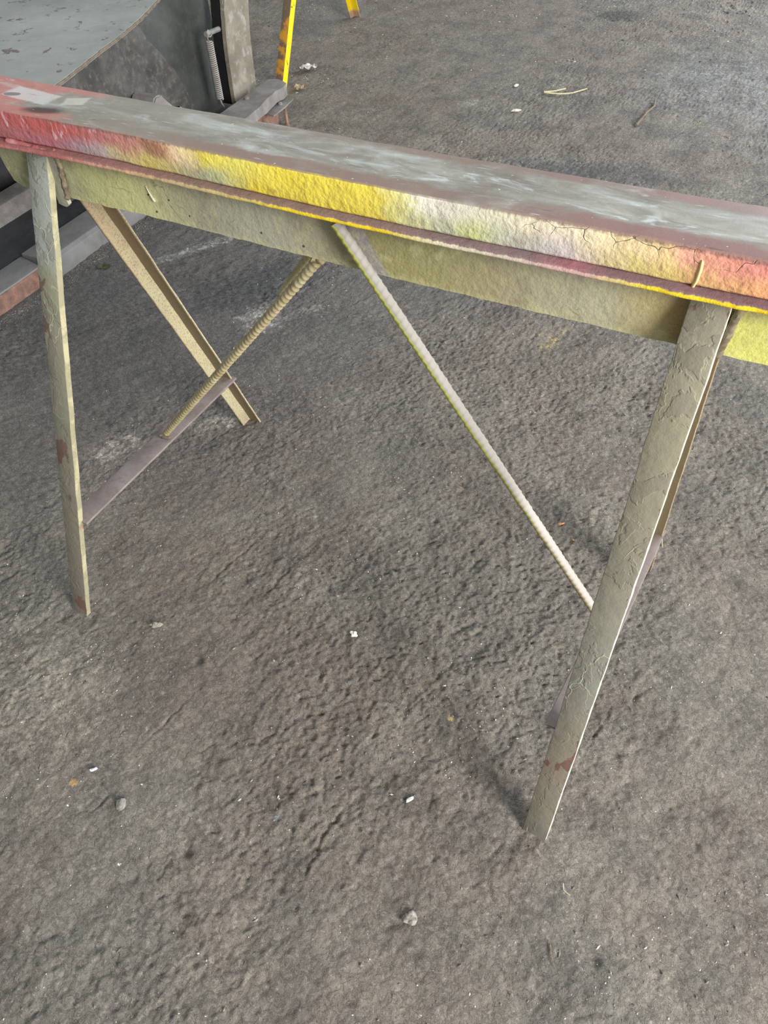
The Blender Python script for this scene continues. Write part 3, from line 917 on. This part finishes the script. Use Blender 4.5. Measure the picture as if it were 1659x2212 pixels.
# dark side plate, lapped plate, upright and its shade strip
bm = bmesh.new()
plate(bm, [(-2.02, 1.10, .06), (-2.02, 2.15, .06), (-2.02, 2.15, 1.25), (-2.02, 1.90, 1.25), (-2.02, 1.90, .586), (-2.02, 1.10, .586)], (-1, 0, 0), .02)
from_bm('side_plate', bm, m_dark, MACH)
bm = bmesh.new()
plate(bm, [(-2.018, 1.10, .11), (-2.018, 1.905, .12), (-2.018, 1.880, .20), (-2.018, 1.835, .30), (-2.018, 1.79, .36), (-2.018, 1.72, .45), (-2.018, 1.66, .586), (-2.018, 1.10, .586)], (1, 0, 0), .012)
from_bm('lap_plate', bm, m_dark2, MACH)
rl = [(2.035, .10), (2.040, .20), (2.048, .32), (2.066, .42), (2.090, .52), (2.13, .64), (2.18, .78), (2.26, .95)]
rr_ = [(2.205, .10), (2.207, .18), (2.215, .28), (2.230, .38), (2.256, .48), (2.30, .62), (2.36, .78), (2.44, .95)]


def dens(pp):
    out = []
    for (a, b), (c, d) in zip(pp, pp[1:]):
        for i in range(5):
            t = i / 5
            y, z = a + (c - a) * t, b + (d - b) * t
            out.append((y + nz((y, z, 4), 25, .004), z))
    out.append(pp[-1])
    return out


bm = bmesh.new()
plate(bm, [(-1.880, y, z) for y, z in dens(rl)] + [(-1.880, y, z) for y, z in reversed(dens(rr_))], (-1, 0, 0), .020)
bmesh.ops.bevel(bm, geom=[e for e in bm.edges if all(abs(v.co.x + 1.88) < 1e-4 for v in e.verts)], offset=.008, segments=2, affect='EDGES')
from_bm('frame_upright', bm, m_rim, MACH)

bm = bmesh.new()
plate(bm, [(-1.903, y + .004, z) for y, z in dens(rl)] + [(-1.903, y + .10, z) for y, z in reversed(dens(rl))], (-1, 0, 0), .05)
o = from_bm('shade_gap_strip', bm, mat_simple('painted_shade_black', [(.3, (22, 22, 24)), (.7, (32, 32, 34))], 20, .2, .001, .85, spec=.2), MACH)  # added black strip standing in for the shaded gap beside the upright

# peg and tension spring
m_peg = mat_simple('dusty_peg', [(.3, (96, 96, 96)), (.6, (130, 128, 124))], 30, .4, .001)
bm = bmesh.new()
tube(bm, [(-1.905, 1.958 + .09 * i / 6, .404 - .006 * i / 6) for i in range(7)], .0105, 16)
from_bm('spring_peg', bm, m_peg, MACH, 50)
A, B = Vector((-1.9, 1.966, .378)), Vector((-1.9, 1.962, .150))
pts = []
turns = 30
ax = (B - A).normalized()
e1 = ax.cross(Vector((0, 1, 0))).normalized()
e2 = ax.cross(e1)
for i in range(turns * 12 + 1):
    t = i / (turns * 12)
    th = 2 * math.pi * i / 12
    pts.append(A.lerp(B, t) + (e1 * math.cos(th) + e2 * math.sin(th)) * .0135)
bm = bmesh.new()
tube(bm, pts, .0029, 7)
m_spring = mat_simple('dusty_spring_steel', [(.3, (124, 120, 116)), (.6, (152, 148, 142))], 40, .2, .0005, .5, spec=.5)
SPR = from_bm('tension_spring', bm, m_spring, MACH, 60)
hook = [Vector((-1.9, 1.978 + .0145 * math.cos(a), .404 + .0145 * math.sin(a))) for a in [math.radians(x) for x in range(-250, 60, 20)]]
hook.reverse()
hook = [Vector((-1.9, 1.966, .378)), Vector((-1.899, 1.958, .386))] + hook[-13:][::-1]
bm = bmesh.new()
tube(bm, hook, .0025, 6)
h1 = from_bm('hook', bm, m_spring, SPR, 60)
bm = bmesh.new()
tube(bm, [Vector((-1.9, 1.962, .150)), Vector((-1.899, 1.963, .135)), Vector((-1.895, 1.968, .122)), Vector((-1.897, 1.974, .112))], .003, 6)
h2 = from_bm('hook', bm, m_spring, SPR, 60)

# base rails, all running away from the photographer's left
def rail(name, prof, y0, y1, mat, n=60, jit=.001, skew=0.0):
    bm = bmesh.new()
    prism(bm, (0, y0, 0), (0, y1, 0), (1, 0, 0), (0, 0, 1), prof, n=n, jit=jit, js=20)
    for v in bm.verts:
        if abs(v.co.y - y1) < .01:
            v.co.y += skew * (v.co.x + 1.83)
    return from_bm(name, bm, mat, MACH, 25)


rail('base_rail', [(-1.775, -.01), (-1.775, .058), (-1.779, .064), (-1.785, .066), (-1.888, .066), (-1.888, -.01)], -.9, .705, m_rail, skew=-.18)
o = rail('rail_face', [(-1.7735, .000), (-1.7735, .060), (-1.7755, .060), (-1.7755, .000)], -.9, .700, m_rust, jit=.0006)
o['label'] = 'rusty brown front face of the near base rail'
rail('base_rail', [(-1.757, -.01), (-1.757, .055), (-1.760, .062), (-1.772, .072), (-1.778, .0735), (-1.888, .0735), (-1.888, -.01)], .722, 2.13, m_rail)
rail('trough_floor', [(-1.890, .0), (-1.890, .060), (-2.00, .050), (-2.10, .040), (-2.175, .036), (-2.175, .0)], -.9, 2.2, m_black)
rail('base_rail', [(-2.176, .0), (-2.176, .095), (-2.180, .104), (-2.190, .108), (-2.26, .108), (-2.262, .0)], -.9, 2.2, m_pale)
rail('back_panel', [(-2.42, .0), (-2.42, .586), (-2.44, .586), (-2.44, .0)], .3, 2.2, m_black, n=20)

# cast foot standing on the rail
bm = bmesh.new()
plate(bm, [(-1.880, 1.44, .075), (-1.880, 1.70, .075), (-1.880, 1.705, .205), (-1.880, 1.692, .222), (-1.880, 1.640, .232), (-1.880, 1.595, .300), (-1.880, 1.560, .305), (-1.880, 1.47, .225), (-1.880, 1.44, .17)], (-1, 0, 0), .12)
bmesh.ops.bevel(bm, geom=bm.edges[:], offset=.006, segments=2, affect='EDGES')
from_bm('cast_foot', bm, m_pale, MACH)

# stop bar on the end of the base, with bolts, clip and rusty gusset
bm = bmesh.new()
ol = [(-1.655, 1.66), (-1.656, 1.83), (-1.679, 1.985), (-1.699, 2.105), (-1.690, 2.150), (-1.704, 2.195), (-1.738, 2.215), (-1.768, 2.222), (-1.805, 2.205), (-1.808, 2.19), (-1.796, 2.0), (-1.787, 1.83), (-1.787, 1.66)]
plate(bm, [(x, y, .112) for x, y in ol], (0, 0, 1), .048)
bmesh.ops.subdivide_edges(bm, edges=bm.edges[:], cuts=2)
for v in bm.verts:
    v.co += Vector((nz(v.co, 25, .004), nz(v.co + Vector((5, 5, 5)), 25, .004), nz(v.co + Vector((9, 1, 5)), 25, .0015)))
SB = from_bm('stop_bar', bm, m_pale, MACH, 30)


def bolt(parent, x, y, z, r, h):
    bm = bmesh.new()
    tube(bm, [(x, y, z), (x, y, z + h * .8), (x, y, z + h)], r, 12, lambda t, th: r if t < .9 else r * .6)
    from_bm('bolt', bm, m_pale, parent, 40)


bolt(SB, -1.772, 1.985, .158, .011, .010)
bolt(MACH, -1.690, 2.110, .100, .010, .012)
bm = bmesh.new()
plate(bm, [(-1.66, 2.01, .090), (-1.655, 2.10, .097), (-1.662, 2.175, .102), (-1.700, 2.180, .102), (-1.73, 2.02, .092)], (0, 0, 1), .006)
from_bm('clip_plate', bm, m_pale, MACH)
bm = bmesh.new()
plate(bm, [(-1.74, 1.90, .0), (-1.735, 2.14, .0), (-1.725, 2.15, .09), (-1.735, 1.90, .11)], (-1, 0, 0), .03)
from_bm('gusset_plate', bm, m_rust, MACH)
bm = bmesh.new()
tube(bm, [(-1.672, 2.118, .096), (-1.668, 2.112, .060), (-1.662, 2.105, .022)], .007, 10)
tube(bm, [(-1.670, 2.100, .010), (-1.660, 2.108, .022)], .012, 10)
from_bm('dangling_bolt', bm, m_rust, MACH, 50)

# ------------------------------------------------------------------ yellow trestle in the distance
YEL = empty('sawhorse', (-2.0, 3.0, 0), 'bright yellow steel sawhorse with rusty leg faces standing beyond the grey machine', 'sawhorse')
k = NT('bright_yellow_paint', .5, .4)
col = k.mix(k.lerp(k.noise(30, 5, .7), .62, .68), lin((240, 206, 20)), lin((120, 84, 50)))
geo = k.t.nodes.new('ShaderNodeNewGeometry')
sg = k.t.nodes.new('ShaderNodeSeparateXYZ')
k.t.links.new(geo.outputs['True Normal'], sg.inputs[0])
worn = k.mix(k.lerp(k.noise(14, 4, .6, .3), .48, .60), lin((112, 94, 76)), lin((200, 144, 40)))
col = k.mix(k.lerp(sg.outputs[1], -.5, -.8), col, worn)
m_yel = k.out(col, k.bump(k.noise(60, 4, .6), .3, .001))
k = NT('yellow_paint_bare_foot', .5, .4)
col = k.mix(k.lerp(k.noise(40, 5, .7), .66, .70), lin((238, 206, 26)), lin((110, 84, 50)))
col = k.mix(k.lerp(k.math('ADD', k.z, k.math('MULTIPLY', k.noise(60, 3), .02)), .060, .035), col, lin((176, 146, 122)))
m_yel2 = k.out(col, k.bump(k.noise(60, 4, .6), .3, .001))
for dx, first in ((0, True), (-1.15, False)):
    bm = bmesh.new()
    prism(bm, (-1.940 + dx, 2.475, -.003), (-1.940 + dx, 2.985, .97), ux, vy, angle_prof(-1, .045, 1, .045, LT), n=60, jit=.0006)
    from_bm('leg', bm, m_yel, YEL)
    bm = bmesh.new()
    prism(bm, (-2.165 + dx, 3.590, -.003), (-2.010 + dx, 3.015, .97), ux, (0, -1, 0), angle_prof(1, .045, 1, .045, LT), n=60, jit=.0006)
    from_bm('leg', bm, m_yel2, YEL)
bm = bmesh.new()
prism(bm, (-3.35, 2.945, .97), (-1.70, 2.945, .97), (0, 1, 0), (0, 0, 1), rrect(.11, .05, .005), n=40, jit=.0006)
from_bm('top_bar', bm, m_yel, YEL)


# ------------------------------------------------------------------ small things on the ground
def lump(name, x, y, sx, sy, sz, mat, label, cat, rz=0.0, seed=0, rough=.35, group=None, sink=.25, flat=False, dz=0.0):
    bm = bmesh.new()
    bmesh.ops.create_icosphere(bm, subdivisions=4, radius=1)
    for v in bm.verts:
        p = v.co.copy()
        r = 1 + rough * mnoise.noise(p * 1.3 + Vector((seed, 0, 0))) * 1.6 + rough * .5 * mnoise.noise(p * 4 + Vector((0, seed, 0)))
        v.co = Vector((p.x * r * sx, p.y * r * sy, p.z * r * sz))
    for v in bm.verts:
        v.co.z -= sink * sz * 0
    o = from_bm(name, bm, mat, None, 25)
    o.location = (x, y, hz(x, y) + sz * (1 - sink) + dz)
    o.rotation_euler = (0, 0, rz)
    return tag(o, label, cat, group)


m_white = mat_simple('chalky_white', [(.3, (176, 170, 152)), (.5, (216, 214, 202)), (.7, (236, 236, 230))], 160, .6, .001)
m_wood = mat_simple('splintered_wood', [(.3, (120, 84, 56)), (.5, (184, 136, 92)), (.7, (216, 180, 134))], 200, .6, .001)
m_shiny = mat_simple('torn_foil', [(.3, (150, 156, 166)), (.7, (226, 230, 238))], 200, .5, .001, .35, spec=.6)
m_straw = mat_simple('dry_straw', [(.3, (190, 180, 140)), (.7, (220, 212, 178))], 200, .3, .0005)
m_twig = mat_simple('dark_twig', [(.3, (92, 78, 66)), (.7, (140, 124, 104))], 200, .3, .0005)
m_leafw = mat_simple('bleached_leaf', [(.3, (150, 142, 134)), (.5, (200, 194, 188)), (.7, (228, 226, 224))], 60, .5, .001)
m_leafb = mat_simple('tan_leaf', [(.3, (136, 116, 90)), (.7, (190, 170, 136))], 60, .5, .001)
m_green = mat_simple('damp_green_leaf', [(.3, (60, 62, 48)), (.7, (84, 86, 62))], 60, .4, .001)
m_stone = mat_simple('grey_stone', [(.3, (112, 108, 100)), (.5, (134, 130, 122)), (.7, (152, 148, 140))], 120, .6, .0015)

lump('stone_chip', -.064, -.093, .0078, .0065, .0055, m_white, 'pale quartz-like stone chip alone on the dirt under the middle of the sawhorse', 'stone', .4, 3, .45)
lump('plaster_flake', .211, -.362, .0032, .0085, .0030, m_white, 'narrow white plaster flake lying left of the front right leg foot', 'flake', -.5, 5, .3)
lump('foil_scrap', -.373, -.594, .0028, .0080, .0034, m_shiny, 'tiny silvery metal scrap casting a dark shadow near lower left', 'scrap', -.8, 7, .3, sink=-.4)
lump('wood_chip', .232, .407, .0105, .0030, .0028, m_wood, 'orange-brown splinter of wood beside the right diagonal brace', 'wood chip', .75, 9, .35)
lump('wood_chip', .277, .372, .0045, .0022, .0016, m_wood, 'tiny tan splinter of wood to the right of the bigger one', 'wood chip', -.3, 11, .3)
lump('stone', -.478, -.272, .012, .007, .0045, m_stone, 'flat grey stone below the front left leg foot', 'stone', .5, 13, .4)
lump('stone', -.276, -.622, .0095, .012, .0055, m_stone, 'rounded grey stone pressed into the dirt near the lower left', 'stone', .5, 14, .2, sink=.6)
lump('stone', .305, -.545, .012, .010, .006, m_stone, 'dusty grey stone set in the dirt below the front right leg foot', 'stone', .2, 16, .35, sink=.6)
lump('paper_shred', -.883, 2.913, .009, .014, .004, m_white, 'thin bright white shred on the dirt behind the beam', 'shred', -.3, 17, .3, sink=0)
lump('paper_shred', -.772, 2.632, .020, .006, .005, m_white, 'short curled white shred nearest the beam back edge', 'shred', .35, 19, .3, sink=0)


def stem(name, pts, r, mat, label, cat, lift=.003, group=None):
    P = [Vector((x, y, hz(x, y) + lift)) for x, y in pts]
    Q = []
    for a, b in zip(P, P[1:]):
        Q += [a.lerp(b, i / 6) for i in range(6)]
    Q.append(P[-1])
    zs = [q.z for q in Q]
    for i, q in enumerate(Q):
        w = zs[max(0, i - 5):i + 6]
        q.z = sum(w) / len(w) + r * .5
    bm = bmesh.new()
    tube(bm, Q, r, 6, lambda t, th: r * (1 - .35 * t) * (1 + nz((t * 12, th, 2), 1, .3)))
    return tag(from_bm(name, bm, mat, None, 50), label, cat, group)


stem('twig', [(.101, -.158), (.118, -.143), (.134, -.119)], .0009, m_twig, 'straight thin twig standing slightly proud of the dirt, right of centre', 'twig', .005)
stem('twig', [(.527, -.468), (.533, -.483), (.545, -.500)], .0010, m_twig, 'short dark twig at the lower right of the dirt', 'twig', .002)
stem('twig', [(-.235, 2.66), (-.232, 2.80), (-.220, 2.89), (-.235, 2.96)], .006, m_twig, 'long bent twig on the dirt to the right behind the beam', 'twig', .004)
STR = stem('straw', [(-.725, 2.86), (-.66, 2.87), (-.60, 2.905), (-.555, 2.965)], .0040, m_straw, 'forked pale straw lying on the dirt behind the beam', 'straw', .006)
P = [Vector((-.725, 2.86, hz(-.725, 2.86) + .006)), Vector((-.68, 2.89, hz(-.68, 2.89) + .010)), Vector((-.645, 2.93, hz(-.645, 2.93) + .012))]
bm = bmesh.new()
tube(bm, P, .003, 6)
from_bm('side_stalk', bm, m_straw, STR, 50)
stem('straw', [(.455, .505), (.462, .470), (.470, .440)], .0012, m_straw, 'little pale straw in front of the back right leg foot', 'straw', .002)
stem('straw', [(.515, -.372), (.520, -.382), (.532, -.385)], .0007, m_straw, 'hair-thin curved pale straw right of the front right leg foot', 'straw', .002)


def leaf(name, x, y, size, mat, label, rz, seed, curl=1.0):
    n = 22
    bm = bmesh.new()
    top = {}
    for i in range(n + 1):
        for j in range(n + 1):
            a, b = i / n * 2 - 1, j / n * 2 - 1
            w = math.sqrt(max(0, 1 - abs(a) ** 1.7)) * (.62 + .16 * math.cos(a * 9)) + .02
            px, py = a, b * w
            z = curl * (.35 * py * py + .28 * a * a + .30 * mnoise.noise(Vector((px * 1.8 + seed, py * 1.8, 0))) + .10 * mnoise.noise(Vector((px * 5, py * 5, seed))))
            px += .25 * mnoise.noise(Vector((px, py, seed)))
            top[i, j] = Vector((px * size, py * size, z * size))
    mn = min(v.z for v in top.values())
    vt = {q: bm.verts.new(p - Vector((0, 0, mn))) for q, p in top.items()}
    vb = {q: bm.verts.new(p - Vector((0, 0, mn + size * .03))) for q, p in top.items()}
    for i in range(n):
        for j in range(n):
            bm.faces.new((vt[i, j], vt[i + 1, j], vt[i + 1, j + 1], vt[i, j + 1]))
            bm.faces.new((vb[i, j], vb[i, j + 1], vb[i + 1, j + 1], vb[i + 1, j]))
    for i in range(n):
        for (a, b) in (((i, 0), (i + 1, 0)), ((i, n), (i + 1, n)), ((0, i), (0, i + 1)), ((n, i), (n, i + 1))):
            bm.faces.new((vt[a], vt[b], vb[b], vb[a]))
    o = from_bm(name, bm, mat, None, 60)
    o.location = (x, y, hz(x, y) + .002)
    o.rotation_euler = (0, 0, rz)
    return tag(o, label, 'leaf')


leaf('dead_leaf', -1.950, 2.745, .046, m_leafw, 'crumpled whitish dead leaf on the dirt beside the yellow leg', .5, 3, 1.25)
leaf('dead_leaf', -1.855, 2.515, .034, m_leafb, 'small curled tan dead leaf nearest the machine stop bar', -.2, 9, 1.1)
leaf('leaf', -1.652, .859, .026, m_green, 'small dark green leaf flat on the dirt beside the base rail', .3, 5, .35)


def grit(name, n, region, sizes, mats, label, cat, seed, dense=None):
    rs = np.random.RandomState(seed)
    xs, ys = [], []
    while len(xs) < n:
        x, y = region(rs)
        if dense is None or rs.rand() < dense(x, y):
            xs.append(x)
            ys.append(y)
    zs = height(np.array(xs), np.array(ys))
    V, F = [], []
    for x, y, z in zip(xs, ys, zs):
        s = sizes[0] * (sizes[1] / sizes[0]) ** (rs.rand() ** 2)
        dist = math.hypot(x - .5, y + .8)
        s *= max(1, dist / 2.2)
        b = len(V)
        a0 = rs.rand() * 6.28
        el = 1 + rs.rand() ** 2 * 1.8
        for kx, ky, kz in ((1, 0, 0), (0, 1, 0), (-1, 0, 0), (0, -1, 0), (0, 0, .6), (0, 0, -.6)):
            kx *= el
            V.append((x + s * (kx * math.cos(a0) - ky * math.sin(a0)) * rs.uniform(.6, 1.2), y + s * (kx * math.sin(a0) + ky * math.cos(a0)) * rs.uniform(.6, 1.2), z + s * kz + s * .15))
        for q in ((0, 1, 4), (1, 2, 4), (2, 3, 4), (3, 0, 4), (1, 0, 5), (2, 1, 5), (3, 2, 5), (0, 3, 5)):
            F.append(tuple(b + i for i in q))
    me = bpy.data.meshes.new(name)
    me.from_pydata(V, [], F)
    me.update()
    return tag(link(name, me, mats), label, cat, None, 'stuff')


m_grit = mat_simple('pale_grit_grains', [(.35, (140, 134, 124)), (.5, (186, 182, 172)), (.65, (226, 224, 216))], 9, .0, .001)
m_crumb = mat_simple('dirt_crumbs', [(.35, (84, 80, 76)), (.5, (112, 106, 100)), (.65, (140, 134, 124))], 9, .0, .001)


def reg(rs):
    t = rs.rand()
    if t < .6:
        return rs.uniform(-1.2, 1.1), rs.uniform(-1.1, 1.6)
    return rs.uniform(-2.6, 1.4), rs.uniform(1.2, 4.6)


def clump(x, y):
    return .15 + max(0, mnoise.noise(Vector((x * 3.2, y * 3.2, 5)))) * 2.2


grit('pale_grit', 6500, reg, (.0005, .0022), m_grit, 'pale grains of grit scattered over the dark dirt floor', 'grit', 3, clump)
grit('dirt_crumbs', 7000, reg, (.0009, .0034), m_crumb, 'loose grey-brown crumbs of dirt lying over the floor', 'dirt', 5, clump)


def strip(rs):
    y = rs.uniform(.2, 1.65)
    return -1.752 + abs(rs.normal(0, .030)), y


grit('swept_debris', 1700, strip, (.0010, .0034), m_crumb, 'ridge of swept crumbs along the foot of the grey base rail', 'debris', 9)
